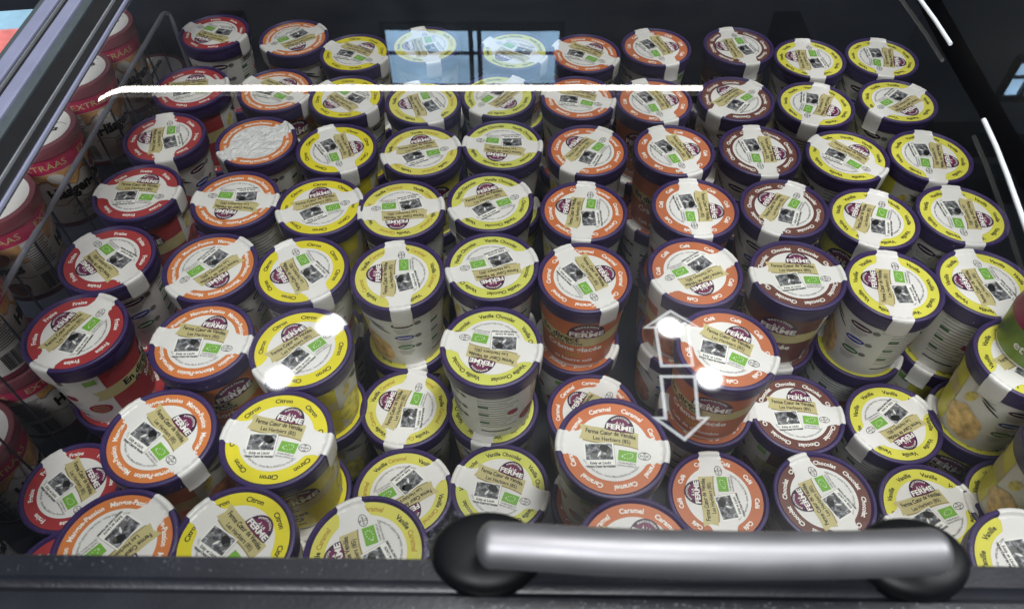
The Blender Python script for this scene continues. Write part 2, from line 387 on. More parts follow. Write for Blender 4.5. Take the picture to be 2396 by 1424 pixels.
for i, (x, y) in enumerate([(-0.75, 1.92), (-0.91, 1.66), (0.65, 1.91), (0.77, 1.66)]):
    lab = ['upper', 'lower', 'upper', 'lower'][i] + ' ' + ['left', 'left', 'right', 'right'][i] + ' ceiling spotlight mirrored as a white dot in the glass'
    t = thing('ceiling_spotlight', (x, y, 1.7), lab, 'lamp', 'ceiling spotlights')
    mb = MB(); mb.lathe([(0.095, 0.0), (0.0001, 0.001)], SPOT, 20); link('lamp_face', mb.mesh('lamp_face'), t)
    mb = MB(); mb.lathe([(0.096, 0.003), (0.099, -0.012), (0.103, 0.0), (0.08, 0.12), (0.001, 0.13)], RUBBER, 20); link('lamp_housing', mb.mesh('lamp_housing'), t)
SKYP = emit('daylight_pane', (165, 205, 240), 4.2)
_n = SKYP.node_tree; _tc = _n.nodes.new('ShaderNodeTexCoord'); _ns = _n.nodes.new('ShaderNodeTexNoise'); _ns.inputs['Scale'].default_value = 3.5; _ns.inputs['Detail'].default_value = 6; _n.links.new(_tc.outputs['Object'], _ns.inputs['Vector'])
_mr = _n.nodes.new('ShaderNodeMapRange'); _mr.inputs[1].default_value = 0.3; _mr.inputs[2].default_value = 0.7; _mr.inputs[3].default_value = 3.2; _mr.inputs[4].default_value = 5.4; _n.links.new(_ns.outputs['Fac'], _mr.inputs[0])
_n.links.new(_mr.outputs[0], [q for q in _n.nodes if q.type == 'EMISSION'][0].inputs[1])
def window(x0, x1, z0, z1, mull, y, lab, s=1.0):
    t = thing('shop_window', ((x0 + x1) / 2, y, z0), lab, 'window')
    off = Matrix.Translation((-(x0 + x1) / 2, -y, -z0))
    edges = [x0] + mull + [x1]
    for a, b in zip(edges[:-1], edges[1:]):
        mb = MB(); mb.box(a + 0.018, b - 0.018, y, y + 0.01, z0, z1, SKYP); o = link('pane', mb.mesh('pane', False), t); o.matrix_parent_inverse = off
    mb = MB()
    for a in edges: mb.box(a - 0.018, a + 0.018, y - 0.04, y + 0.02, z0 - 0.06, z1 + 0.06, LINER)
    mb.box(x0, x1, y - 0.03, y - 0.005, z0 + (z1 - z0) * 0.38, z0 + (z1 - z0) * 0.38 + 0.02, LINER)
    mb.box(x0, x1, y - 0.02, y + 0.02, z0 - 0.06, z0, GREYP); mb.box(x0, x1, y - 0.02, y + 0.02, z1, z1 + 0.06, GREYP)
    o = link('window_frame', mb.mesh('window_frame', False), t); o.matrix_parent_inverse = off
window(-1.03, 0.40, 2.43, 2.93, [-0.335, -0.265], 5.5, 'pale blue shop window mirrored in the glass over the back tubs')
window(4.17, 5.4, 2.72, 3.02, [4.34], 5.5, 'smaller pale blue window mirrored at the right edge of the glass')

# roof beams of the shop, dimly mirrored
for i, (x0, x1, y0, y1, z0, lab) in enumerate([(-6, 7, 4.35, 4.55, 3.0, 'nearest roof beam dimly mirrored across the glass'), (-6, 7, 5.0, 5.15, 3.05, 'middle roof beam dimly mirrored across the glass'), (0.35, 0.55, 3.0, 5.4, 2.55, 'dark hanging roof post mirrored right of the window'),
                                               (2.6, 2.85, 2.5, 7, 3.1, 'long roof beam mirrored toward the right edge of the glass'), (-2.9, -2.65, 2.5, 7, 3.1, 'long roof beam mirrored toward the left edge of the glass')]):
    mb = MB(); mb.box(x0, x1, y0, y1, z0, z0 + 0.25, LINER); tag(link('roof_beam', mb.mesh('roof_beam', False)), lab, 'beam', 'roof beams')

# ------------------------------------------------------------------ wire divider on the left
dv = thing('wire_divider', (-0.488, 0.99, -0.78), 'grey wire basket divider left of the strawberry tubs', 'wire divider')
mb = MB(); mb.tube([(0, -0.80, 0.24), (0, -0.012, 0.24), (0.001, -0.003, 0.2385), (0.003, 0.003, 0.234), (0.004, 0.004, 0.225), (0.004, 0.004, 0.0)], 0.0032, WIRE, 12); link('top_rail', mb.mesh('top_rail'), dv)
mb = MB(); mb.tube([(0, 0, 0.238), (0.0, 0, 0.0)], 0.0013, WIRED, 6); wm = mb.mesh('wire')
for i in range(17): link('wire', wm, dv, (0, -0.045 - 0.045 * i, 0))
mb = MB(); mb.tube([(0, -0.80, 0.02), (0, 0.0, 0.02)], 0.0022, WIRED, 8); link('bottom_rail', mb.mesh('bottom_rail'), dv)

# ------------------------------------------------------------------ the tubs
H = 0.1045                                   # base to lid panel
RD = 0.0435                                  # printed lid disc
TW, TK = WHITE, BLACK
FL = {
 'fra': dict(c=(178, 60, 62), ink=TW, w=[('Fraise', TW)], n=8, word='strawberry', look='red ringed strawberry', a='Sorbet', b='Fraise'),
 'man': dict(c=(222, 130, 70), ink=TW, w=[('Mangue-Passion', TW)], n=6, word='mango', look='orange ringed mango passion fruit', a='Sorbet', b='Mangue-Passion'),
 'cit': dict(c=(238, 222, 48), ink=TK, w=[('Citron', TK)], n=8, word='lemon', look='bright yellow ringed lemon', a='Sorbet', b='citron'),
 'vca': dict(c=(226, 218, 98), ink=TK, w=[('Vanille ', TK), ('Caramel', GOLD)], n=5, word='vanilla caramel', look='yellow ringed vanilla caramel', a='Crème glacée', b='Vanille Caramel'),
 'vch': dict(c=(220, 220, 100), ink=TK, w=[('Vanille ', TK), ('Chocolat', mat('brown_ink', (62, 44, 26), 0.4, var=0))], n=5, word='vanilla chocolate', look='yellow ringed vanilla chocolate', a='Crème glacée', b='Vanille Chocolat'),
 'car': dict(c=(212, 118, 68), ink=TW, w=[('Caramel', TW)], n=8, word='caramel', look='orange ringed caramel', a='Crème glacée', b='au beurre salé'),
 'caf': dict(c=(198, 114, 74), ink=TW, w=[('Café', TW)], n=9, word='coffee', look='tan ringed coffee', a='Crème glacée', b='Café de Colombie'),
 'cho': dict(c=(112, 66, 56), ink=TW, w=[('Chocolat', TW)], n=8, word='chocolate', look='brown ringed chocolate', a='Crème glacée', b='Chocolat'),
 'van': dict(c=(230, 223, 84), ink=TK, w=[('Vanille', TK)], n=9, word='vanilla', look='yellow ringed vanilla', a='Crème glacée', b='Vanille'),
}
# lid rim and skirt
mb = MB(); z = H
mb.lathe([(0.0435, z - 0.0002), (0.0442, z + 0.0004), (0.0449, z + 0.0019), (0.0456, z + 0.0024), (0.0474, z + 0.0024), (0.0484, z + 0.0018), (0.0489, z + 0.0006), (0.0490, z - 0.0010),
          (0.0488, z - 0.0030), (0.0486, z - 0.0034), (0.0487, z - 0.0045), (0.0481, z - 0.0165), (0.0477, z - 0.0174), (0.0470, z - 0.0174), (0.0460, z - 0.0150)], PURPLE, 64)
mb.lathe([(0.0435, z - 0.0002), (0.001, z - 0.0002)], PURPLE, 64)
ME_LID = mb.mesh('lid')
# cup
RT, RB = 0.0463, 0.0385
mb = MB(); mb.lathe([(RT, H - 0.010), (RB, 0.003), (RB - 0.0006, 0.0004), (RB - 0.002, 0.0), (RB - 0.003, 0.004), (0.001, 0.004)], CUPW, 56); ME_CUP = mb.mesh('cup')

def flavour_mesh(k):
    f = FL[k]; mb = MB(); zz = H + 0.0001
    band = mat(k + '_ring_ink', tuple(int(c * 0.97 + 3) for c in f['c']), 0.36, var=0.05, vscale=40, k=0.97)
    n = 72; rin = 0.70 * RD
    vs_ = [(r * math.cos(2 * math.pi * i / n), r * math.sin(2 * math.pi * i / n), zz) for r in (rin, RD) for i in range(n)]
    mb.add(vs_, [(i, (i + 1) % n, n + (i + 1) % n, n + i) for i in range(n)][::1], band)
    poly(mb, [(rin * math.cos(2 * math.pi * i / n), rin * math.sin(2 * math.pi * i / n)) for i in range(n)], zz, INNER)
    size = 0.0061; full = ''.join(w for w, _ in f['w']); tot = text(full, 0.03)[2]
    sx = 0.92 if k not in ('man', 'vca', 'vch') else 0.84
    for i in range(f['n']):
        ang = 90 - 360 / f['n'] * i; rbse = 0.818 * RD
        if len(f['w']) == 1: ring_text(mb, full, size, rbse, ang, zz + 0.00006, f['w'][0][1], 0.03, sx)
        else:
            w0 = text(f['w'][0][0].strip(), 0.03)[2]; w1 = text(f['w'][1][0], 0.03)[2]; g = 0.3; W_ = w0 + w1 + g
            d0 = (-W_ / 2 + w0 / 2) * size * sx / rbse; d1 = (W_ / 2 - w1 / 2) * size * sx / rbse
            ring_text(mb, f['w'][0][0].strip(), size, rbse, ang - math.degrees(d0), zz + 0.00006, f['w'][0][1], 0.03, sx)
            ring_text(mb, f['w'][1][0], size, rbse, ang - math.degrees(d1), zz + 0.00006, f['w'][1][1], 0.03, sx)
    return mb.mesh('flavour_print', False)

# seal: round centre with two tabs folded over the rim
def seal_mesh(name, m, l0, l1, lift0, lift1):
    mb = MB(); zz = H + 0.00035; n = 120; pts = []
    for i in range(n):
        th = 2 * math.pi * i / n; a = abs(((math.degrees(th) + 90) % 180) - 90)
        if a < 13.5: r = 0.99
        else:
            t = min(1, (a - 13.5) / 13); t = 1 - (1 - t) ** 2; r = 0.985 * (1 - t) + 0.735 * t
        pts.append((r * RD * math.cos(th), r * RD * math.sin(th)))
    poly(mb, pts, zz, m)
    for sgn, ln, lf in ((1, l0, lift0), (-1, l1, lift1)):
        path = [(0.0405, zz + 0.00003), (0.0432, zz + 0.0001), (0.0444, H + 0.0020), (0.0452, H + 0.0028), (0.0466, H + 0.0030), (0.0480, H + 0.0027), (0.0491, H + 0.0016), (0.0495, H - 0.0006),
                (0.0494, H - 0.006), (0.0489, H - 0.0150), (0.0487 + lf * 0.3, H - 0.0185), (0.0483 + lf * 0.8, H - 0.0225), (0.0476 + lf * 1.6, H - ln)]
        K = 9; vs_ = []; fs_ = []
        for i, (r, zt) in enumerate(path):
            hw = 0.0104 + (0.0009 if i < 2 else 0) + 0.0003 * math.sin(i * 1.7)
            for q in range(K):
                w = -hw + 2 * hw * q / (K - 1)
                vs_.append((sgn * math.sqrt(max(r * r - w * w, 0)), w * sgn, zt + 0.0002 * math.sin(q * 2.1 + i)))
        for i in range(len(path) - 1):
            for q in range(K - 1): fs_.append((i * K + q, i * K + q + 1, (i + 1) * K + q + 1, (i + 1) * K + q)[::-1])
        mb.add(vs_, fs_, m)
    return mb.mesh(name, True, 60)
ME_SEALS = [seal_mesh('seal', SEAL, 0.0245, 0.0235, 0, 0), seal_mesh('seal', SEAL, 0.0235, 0.0250, 0.0012, 0.0), seal_mesh('seal', SEAL, 0.0240, 0.0235, 0.0, 0.0016)]
CRUMP = mat('crumpled_seal_film', (240, 238, 236), 0.22, var=0.03, bump=0.9, bscale=110)
_nt = CRUMP.node_tree
for _n in _nt.nodes:
    if _n.type == 'BUMP': _n.inputs['Distance'].default_value = 0.007; _n.inputs['Strength'].default_value = 1.0
    if _n.type == 'TEX_NOISE' and abs(_n.inputs['Scale'].default_value - 110) < 1: _n.inputs['Scale'].default_value = 60; _n.inputs['Distortion'].default_value = 2.5; _n.inputs['Detail'].default_value = 7
ME_CRUMP = seal_mesh('seal', CRUMP, 0.024, 0.025, 0.0045, 0.001)

def emblem(mb, cx, cy, w, z, rot=-3, fn=None, dz=0.00005):
    """half-dome badge: INVITATION / A LA / FERME"""
    c, s = math.cos(R(rot)), math.sin(R(rot))
    def P(x, y): return (cx + (x * c - y * s) * w, cy + (x * s + y * c) * w)
    Zs = [z, z + dz, z + 2 * dz, z + 3 * dz]
    def F(k): return None if fn is None else (lambda x, y: fn(x, y, Zs[k]))
    def dome(a, b, y0):
        return [P(a * math.cos(t), y0 + b * math.sin(t)) for t in [math.pi * i / 20 for i in range(21)]] + [P(a * math.cos(math.pi + math.pi * i / 8), y0 + 0.05 * math.sin(math.pi + math.pi * i / 8)) for i in range(1, 8)]
    poly(mb, dome(0.5, 0.60, 0), Zs[0], BURG2, F(0)); poly(mb, dome(0.40, 0.44, 0.02), Zs[1], BURG, F(1))
    v, f, tw = text('INVITATION', 0.02); out = []
    for a, b in v:
        th = math.pi / 2 - a * 0.095 * 1.25 / 0.42; r = 1 + b * 0.095 / 0.45; p = P(0.39 * math.cos(th) * r, 0.465 * math.sin(th) * r); out.append(fn(p[0], p[1], Zs[2]) if fn else (p[0], p[1], Zs[2]))
    mb.add(out, f, WHITE)
    p = P(0, 0.225); flat_text(mb, 'À LA', 0.13 * w, p[0], p[1], Zs[2], WHITE, rot, 0.02, 1.1, F(2))
    p = P(0, 0.025); fw = text('FERME', 0.035)[2]; sz = 0.265 * w; sxx = 0.90 * w / (fw * sz)
    flat_text(mb, 'FERME', sz, p[0], p[1], Zs[2], BURG2, rot, 0.06, sxx, F(2))
    flat_text(mb, 'FERME', sz, p[0], p[1], Zs[3], WHITE, rot, 0.035, sxx, F(3))

def seal_print_mesh():
    mb = MB(); z = H + 0.00050; q = 0.00006; S = RD
    # ribbon
    xs_ = [(-0.60 + 1.10 * i / 16) for i in range(17)]
    mid = lambda x: 0.235 - 0.13 * (x + 0.05) + 0.035 * math.sin((x + 0.1) * 4.2)
    top = [(x * S, (mid(x) + 0.165) * S) for x in xs_]; bot = [(x * S, (mid(x) - 0.165) * S) for x in xs_]
    # soft printed shade below the ribbon, tail notch on the left
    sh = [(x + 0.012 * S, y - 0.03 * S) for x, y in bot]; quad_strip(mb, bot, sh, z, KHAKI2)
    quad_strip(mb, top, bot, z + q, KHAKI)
    mb.add([(-0.60 * S, (mid(-.6) + 0.165) * S, z + q), (-0.68 * S, (mid(-.6) + 0.17) * S, z + q), (-0.62 * S, (mid(-.6) + 0.0) * S, z + q), (-0.67 * S, (mid(-.6) - 0.16) * S, z + q), (-0.60 * S, (mid(-.6) - 0.165) * S, z + q)], [(0, 1, 2), (2, 3, 4), (0, 2, 4)], KHAKI)
    def along(dy):
        def fn(x, y): return (x, y + (mid(x / S) + dy) * S, z + 2 * q)
        return fn
    tw = text('Ferme Cœur de Vendée', 0.02)[2]; sz = 0.135 * S; flat_text(mb, 'Ferme Cœur de Vendée', sz, -0.05 * S, 0, 0, BLACK, 0, 0.028, 1.00 * S / (tw * sz), along(0.01))
    tw = text('Les Herbiers (85)', 0.02)[2]; sz = 0.12 * S; flat_text(mb, 'Les Herbiers (85)', sz, -0.02 * S, 0, 0, BLACK, 0, 0.02, 0.74 * S / (tw * sz), along(-0.125))
    emblem(mb, 0.12 * S, 0.375 * S, 0.60 * S, z + 2 * q, -4, None, q)
    # photograph with white border and caption
    poly(mb, rrect(-0.245 * S, -0.195 * S, 0.60 * S, 0.50 * S, 8), z, GREYT)
    poly(mb, rrect(-0.25 * S, -0.19 * S, 0.595 * S, 0.495 * S, 8), z + q, WHITE)
    poly(mb, rrect(-0.255 * S, -0.14 * S, 0.53 * S, 0.35 * S, 8), z + 2 * q, PHOTO)
    poly(mb, ell(-0.14 * S, -0.06 * S, 0.12 * S, 0.085 * S, 12, -25), z + 3 * q, BLACK); poly(mb, ell(-0.25 * S, -0.19 * S, 0.018 * S, 0.075 * S, 8, -22), z + 4 * q, WHITE); poly(mb, ell(-0.33 * S, -0.24 * S, 0.10 * S, 0.045 * S, 10, 15), z + 3 * q, GREYT)
    poly(mb, ell(-0.06 * S, -0.13 * S, 0.06 * S, 0.09 * S, 12, -20), z + 3 * q, GREYT)
    flat_text(mb, 'Eddy et Litchi', 0.078 * S, -0.215 * S, -0.405 * S, z + 2 * q, BLACK, 8, 0.03, 0.95); flat_text(mb, 'Ferme Cœur de Vendée', 0.066 * S, -0.195 * S, -0.475 * S, z + 2 * q, BLACK, 8, 0.025, 0.85)
    # green leaf of stars
    poly(mb, rrect(0.30 * S, -0.17 * S, 0.36 * S, 0.23 * S, -3), z + q, GREEN)
    for i in range(12):
        t = 2 * math.pi * i / 12; lx = 0.105 * math.cos(t); ly = 0.055 * math.sin(t) * (1 + 0.35 * math.cos(t)) + 0.018 * math.cos(t)
        poly(mb, ell((0.30 + lx) * S, (-0.17 + ly) * S, 0.011 * S, 0.011 * S, 5), z + 2 * q, WHITE)
    flat_text(mb, 'Certifié FR-BIO-01', 0.05 * S, 0.30 * S, -0.345 * S, z + q, GREYT, -3, 0.02, 0.9); flat_text(mb, 'Agriculture UE/NON UE', 0.05 * S, 0.295 * S, -0.40 * S, z + q, GREYT, -3, 0.02, 0.72)
    # oval stamp
    a = ell(0.63 * S, -0.135 * S, 0.125 * S, 0.085 * S, 28); b = ell(0.63 * S, -0.135 * S, 0.113 * S, 0.073 * S, 28)
    mb.add([(x, y, z + q) for x, y in a + b], [(i, (i + 1) % 28, 28 + (i + 1) % 28, 28 + i) for i in range(28)], BLACK)
    flat_text(mb, 'FR', 0.05 * S, 0.63 * S, -0.10 * S, z + q, BLACK, 0, 0.02); flat_text(mb, '85.109.007', 0.05 * S, 0.63 * S, -0.152 * S, z + q, BLACK, 0, 0.02, 0.8); flat_text(mb, 'CE', 0.05 * S, 0.63 * S, -0.203 * S, z + q, BLACK, 0, 0.02)
    # small print following the lower arc
    ring_text(mb, 'GAEC Le Petit Raisin - Sainte Marie 85500 Les Herbiers', 0.062 * S, 0.66 * S, -92, z + q, GREYT, 0.01, 0.92, inward=True)
    return mb.mesh('seal_print', False)
ME_PRINT = seal_print_mesh()

# printed side of a cup, wrapped on the cone. u: metres round the cup (0 = front), v: metres above the base
def cone(off):
    def fn(u, v, o=None):
        oo = off if o is None else o
        th = R(-90) + u / 0.043; r = RB + (RT - RB) * v / (H - 0.010) + oo; return (r * math.cos(th), r * math.sin(th), v)
    return fn
C1, C2, C3, C4 = cone(0.00025), cone(0.0004), cone(0.00055), cone(0.0007)
def wrap_rect(mb, u0, u1, v0, v1, m, fn, n=16, wave=0.0):
    us = [u0 + (u1 - u0) * i / n for i in range(n + 1)]
    quad_strip(mb, [(u, v1 + wave * math.sin((u - u0) * 70)) for u in us], [(u, v0 + wave * math.sin((u - u0) * 70)) for u in us], 0, m, fn)
def side_mesh(k):
    f = FL[k]; mb = MB(); ink = f['ink']
    pan = mat(k + '_panel_ink', tuple(int(c * 0.93) for c in f['c']), 0.4, var=0.12, vscale=30)
    wrap_rect(mb, -0.056, 0.056, 0.005, 0.0885, pan, C1, 24)
    wrap_rect(mb, -0.064, 0.056, 0.044, 0.0605, KHAKI, C2, 24, 0.0012)
    mb.add([C2(-0.064, 0.0600), C2(-0.070, 0.060), C2(-0.066, 0.0525), C2(-0.070, 0.0445), C2(-0.064, 0.0445)], [(0, 1, 2), (2, 3, 4), (0, 2, 4)], KHAKI)
    emblem(mb, 0.012, 0.0600, 0.040, 0.00055, 0, lambda x, y, zz: cone(zz)(x, y), 0.00008)
    flat_text(mb, 'En direct', 0.0125, -0.018, 0.0505, 0, BLACK, 0, 0.03, 1.0, C3); flat_text(mb, 'de ma ferme', 0.0075, -0.010, 0.0450, 0, BLACK, 0, 0.02, 1.0, C3)
    flat_text(mb, f['a'], 0.0115, 0.0, 0.0325, 0, ink, 0, 0.03, 1.0, C2); flat_text(mb, 'BIO', 0.0115, 0.0, 0.0215, 0, GOLD if ink is WHITE else BLACK, 0, 0.04, 1.0, C2); flat_text(mb, f['b'], 0.008, 0.0, 0.0125, 0, ink, 0, 0.02, 1.0, C2)
    # leaf tag and red badge left of the panel
    poly(mb, rrect(-0.0655, 0.077, 0.011, 0.008, 0), 0, GREEN, C1)
    poly(mb, ell(-0.0735, 0.030, 0.0115, 0.0085), 0, REDB, C1)
    for i, w in enumerate((0.012, 0.016, 0.017, 0.013)): wrap_rect(mb, -0.0735 - w / 2, -0.0735 + w / 2, 0.0345 - i * 0.0034, 0.0353 - i * 0.0034, KHAKI, C2, 3)
    # picture of the scoops right of the panel
    scoop = mat(k + '_picture_ink', (226, 190, 128) if k in ('van', 'vca', 'vch') else tuple(int(c * 0.75 + 45) for c in f['c']), 0.4, var=0.45, vscale=110)
    poly(mb, [(0.0760 + (u - 0.0760) * (1 + 0.10 * math.sin(7 * i) + 0.06 * math.sin(3.1 * i)), 0.029 + (v - 0.029) * (1 + 0.08 * math.sin(5 * i + 1))) for i, (u, v) in enumerate(ell(0.0760, 0.029, 0.0195, 0.0240, 26, 35))], 0, scoop, C2)
    poly(mb, ell(0.069, 0.066, 0.0045, 0.009, 18, -20), 0, mat('flower_picture_ink', (214, 196, 96), 0.45, var=0.3, vscale=200), C2)
    poly(mb, ell(0.088, 0.068, 0.012, 0.0011, 12, -30), 0, BLACK, C2); poly(mb, ell(0.084, 0.074, 0.010, 0.0010, 12, -24), 0, BLACK, C2)
    # partner badges on the back
    for v0, m, w in ((0.076, BURG2, 0.0115), (0.054, BLUE, 0.0105), (0.036, DGREEN, 0.0095)):
        poly(mb, ell(0.112, v0, w, 0.0042, 24), 0, m, C1); wrap_rect(mb, 0.112 - w * .7, 0.112 + w * .7, v0 - 0.0006, v0 + 0.0006, WHITE, C2, 3)
        poly(mb, ell(0.112 + w + 0.004, v0, 0.0038, 0.003, 14), 0, GREYT, C1)
        for i in range(4): wrap_rect(mb, 0.112 - 0.010 + 0.001 * i, 0.112 + 0.009 - 0.0015 * i, v0 - 0.0075 - i * 0.0022, v0 - 0.0069 - i * 0.0022, GREYT, C1, 3)
    # small print block and bars
    for i in range(13):
        wrap_rect(mb, -0.128, -0.088 - 0.006 * ((i * 7) % 3), 0.082 - i * 0.0048, 0.083 - i * 0.0048, GREYT, C1, 4)
    for i in range(3): wrap_rect(mb, -0.128, -0.118, 0.064 - i * .016, 0.0675 - i * .016, DGREEN, C2, 3)
    poly(mb, ell(-0.094, 0.050, 0.006, 0.0045), 0, REDB, C2)
    wrap_rect(mb, -0.128, -0.094, 0.0135, 0.0155, BLACK, C1, 4)
    return mb.mesh('cup_print', False)
ME_FLAV = {k: flavour_mesh(k) for k in FL}; ME_SIDE = {k: side_mesh(k) for k in FL}
Z1 = -0.571 - H; Z2 = -0.676 - H
rt = random.Random(21)
COLNAME = {'fra': 'strawberry', 'man': 'mango', 'cit': 'lemon', 'vca': 'vanilla caramel', 'vch': 'vanilla chocolate', 'car': 'caramel', 'caf': 'coffee', 'cho': 'chocolate', 'van': 'left vanilla', 'vbn': 'right vanilla'}
ORD = ['', 'rearmost', 'second from the back', 'third from the back', 'fourth from the back', 'fifth from the back', 'sixth from the back', 'seventh from the back', 'eighth from the back']
def tub(code, row, layer, x, y, s, face, label, crump=False):
    k = 'van' if code == 'vbn' else code
    t = thing('ice_cream_tub', (x, y, Z1 if layer == 1 else Z2), label, 'ice cream tub', COLNAME[code] + ' tubs')
    t.rotation_euler = (R(rt.gauss(0, 0.35)), R(rt.gauss(0, 0.35)), 0)
    az = math.atan2(-y, -x)                      # towards the aisle
    c = link('cup', ME_CUP, t); p = link('cup_print', ME_SIDE[k], c); p.rotation_euler = (0, 0, az + R(90) - R(face))
    l = link('lid', ME_LID, t); p = link('flavour_print', ME_FLAV[k], l); p.rotation_euler = (0, 0, rt.uniform(0, 6.28))
    se = link('seal', ME_CRUMP if crump else rt.choice(ME_SEALS), t, (0, 0, 0), R(s))
    if not crump: link('seal_print', ME_PRINT, se)
    return t
TUBS = [
 ('fra',1,1,-0.4265,0.9856,160), ('man',1,1,-0.3095,0.9714,-142), ('cit',1,1,-0.2164,0.9324,-27), ('vca',1,1,-0.1211,0.9525,108),
 ('vch',1,1,0.0027,0.9394,149), ('car',1,1,0.1003,0.9318,-29), ('caf',1,1,0.2011,0.9475,-69), ('cho',1,1,0.3170,0.9503,103),
 ('van',1,1,0.4090,0.9196,89), ('vbn',1,1,0.5082,0.9212,-101), ('fra',2,1,-0.4217,0.8513,13), ('man',2,1,-0.3108,0.8451,-26),
 ('cit',2,1,-0.2135,0.8285,141), ('vca',2,1,-0.1157,0.8173,114), ('vch',2,1,-0.0181,0.8322,-126), ('car',2,1,0.0857,0.8271,-17),
 ('caf',2,1,0.1833,0.8219,-70), ('cho',2,1,0.2905,0.8257,45), ('van',2,1,0.3895,0.8131,-114), ('vbn',2,1,0.4986,0.8191,-143),
 ('fra',3,1,-0.4268,0.7455,106), ('man',3,1,-0.3117,0.7376,41), ('cit',3,1,-0.2118,0.7224,-64), ('vca',3,1,-0.1091,0.7188,21),
 ('vch',3,1,-0.0122,0.7306,175), ('car',3,1,0.0905,0.7208,57), ('caf',3,1,0.1938,0.7204,-67), ('cho',3,1,0.2973,0.7200,-88),
 ('van',3,1,0.4002,0.7095,-44), ('vbn',3,1,0.4986,0.7095,-99), ('fra',4,1,-0.4255,0.6450,-3), ('man',4,1,-0.3132,0.6328,178),
 ('cit',4,1,-0.2155,0.6222,24), ('vca',4,1,-0.1226,0.6173,-171), ('vch',4,1,-0.0236,0.6307,27), ('car',4,1,0.0791,0.6142,83),
 ('caf',4,1,0.2032,0.6194,-88), ('cho',4,1,0.3047,0.6170,59), ('van',4,1,0.3983,0.6019,66), ('vbn',4,1,0.4979,0.6070,-95),
 ('fra',5,1,-0.4251,0.5418,142), ('man',5,1,-0.3136,0.5303,-130), ('cit',5,1,-0.2173,0.5246,125), ('vca',5,1,-0.1166,0.5186,99),
 ('vch',5,1,-0.0209,0.5309,-162), ('car',5,1,0.0748,0.5151,-62), ('caf',5,1,0.1894,0.5231,-152), ('cho',5,1,0.2948,0.5183,1),
 ('van',5,1,0.3891,0.5040,82), ('vbn',5,1,0.4836,0.5057,97), ('fra',6,1,-0.4220,0.4447,68), ('man',6,1,-0.2956,0.4329,-7),
 ('cit',6,1,-0.1999,0.4253,46), ('vca',6,2,-0.1108,0.4247,79), ('vch',6,1,-0.0187,0.4275,169), ('caf',6,1,0.2042,0.4242,-27),
 ('cho',6,2,0.2996,0.4179,-4), ('van',6,2,0.3971,0.4066,-149), ('vbn',6,1,0.4846,0.4111,35), ('fra',7,2,-0.4307,0.3338,-46),
 ('man',7,1,-0.3059,0.3290,-41), ('cit',7,1,-0.2037,0.3288,-9), ('vca',7,2,-0.1068,0.3274,-144), ('vch',7,2,-0.0119,0.3318,-18),
 ('car',7,1,0.0864,0.3207,-7), ('caf',7,2,0.1998,0.3244,92), ('cho',7,2,0.3041,0.3240,111), ('van',7,2,0.4011,0.3093,21),
 ('fra',8,2,-0.4050,0.2440,0), ('man',8,1,-0.3118,0.2325,-128), ('cit',8,1,-0.2178,0.2332,-40), ('vca',8,1,-0.1136,0.2246,114),
 ('car',8,1,0.0973,0.2238,-11), ('van',8,1,0.4033,0.2139,-90),
 ('vbn',7,1,0.4870,0.3120,30), ('car',6,2,0.0850,0.4190,60),
]
FACE = {('fra', 6): -65, ('car', 5): 5, ('caf', 6): 8, ('cho', 5): 12, ('vca', 5): 155, ('vch', 6): -150, ('van', 5): 158, ('vbn', 5): -155, ('car', 7): -72, ('man', 7): 78, ('cit', 6): 55, ('cit', 7): 25,
        ('vbn', 6): 112, ('vbn', 7): 112, ('fra', 5): 150, ('fra', 4): 40, ('man', 6): 10, ('cho', 4): 170, ('caf', 5): 110, ('fra', 3): 120, ('fra', 1): 160, ('fra', 2): 45, ('vca', 4): -160, ('caf', 3): 0, ('cho', 2): 150}
have1 = {(c, r) for c, r, l, *_ in TUBS if l == 1}
for code, row, layer, x, y, s in TUBS:
    look = FL['van' if code == 'vbn' else code]['look']; own = f'the {COLNAME[code]} column' if code in ('van', 'vbn') else 'its column'
    if layer == 1:
        lab = f'upper {look} tub, {ORD[row]} in {own}'
        if (code, row) == ('man', 3): lab = 'mango tub with a crumpled blank seal, third from the back in its column'
    else: lab = f'lower {look} tub, lid uncovered, {ORD[row]} in {own}'
    tub(code, row, layer, x, y, s, FACE.get((code, row), rt.choice([-160, -150, 150, 165, 0, 30, 100, -70])), lab, crump=(code, row) == ('man', 3))
    if layer == 1:
        tub(code, row, 2, x + rt.gauss(0, 0.0015), y + rt.gauss(0, 0.0015), rt.uniform(0, 360), rt.choice([-150, 150, 0, 30, -70, 90]),
            f'{FL["van" if code == "vbn" else code]["word"]} tub buried under the one {ORD[row]} in {own}')

# ------------------------------------------------------------------ tubs of another make behind the wire divider
ROSE = mat('rose_band_ink', (176, 52, 86), 0.42, var=0.08); WINE = mat('wine_lid', (112, 38, 58), 0.4, var=0.1); DUSTY = mat('dusty_rose_rim', (112, 60, 68), 0.4, var=0.08)
HW = mat('cream_cup_board', (204, 200, 196), 0.42, var=0.05); TAN = mat('tan_picture_ink', (190, 146, 96), 0.4, var=0.35, vscale=90); BROWN = mat('brown_picture_ink', (120, 66, 40), 0.4, var=0.4, vscale=120)
HH = 0.116; hRT, hRB = 0.0455, 0.037
mb = MB(); mb.lathe([(hRT, HH - 0.008), (hRB, 0.002), (hRB - 0.002, 0.0), (0.001, 0.004)], HW, 48); ME_HCUP = mb.mesh('cup')
mb = MB(); mb.lathe([(0.0405, HH - 0.0005), (0.0415, HH + 0.0012), (0.0440, HH + 0.0014), (0.0465, HH + 0.0004), (0.0473, HH - 0.003), (0.0470, HH - 0.0125), (0.0460, HH - 0.0128)], DUSTY, 48)
mb.lathe([(0.0405, HH - 0.0005), (0.001, HH - 0.0005)], HW, 48); ME_HLID = mb.mesh('lid')
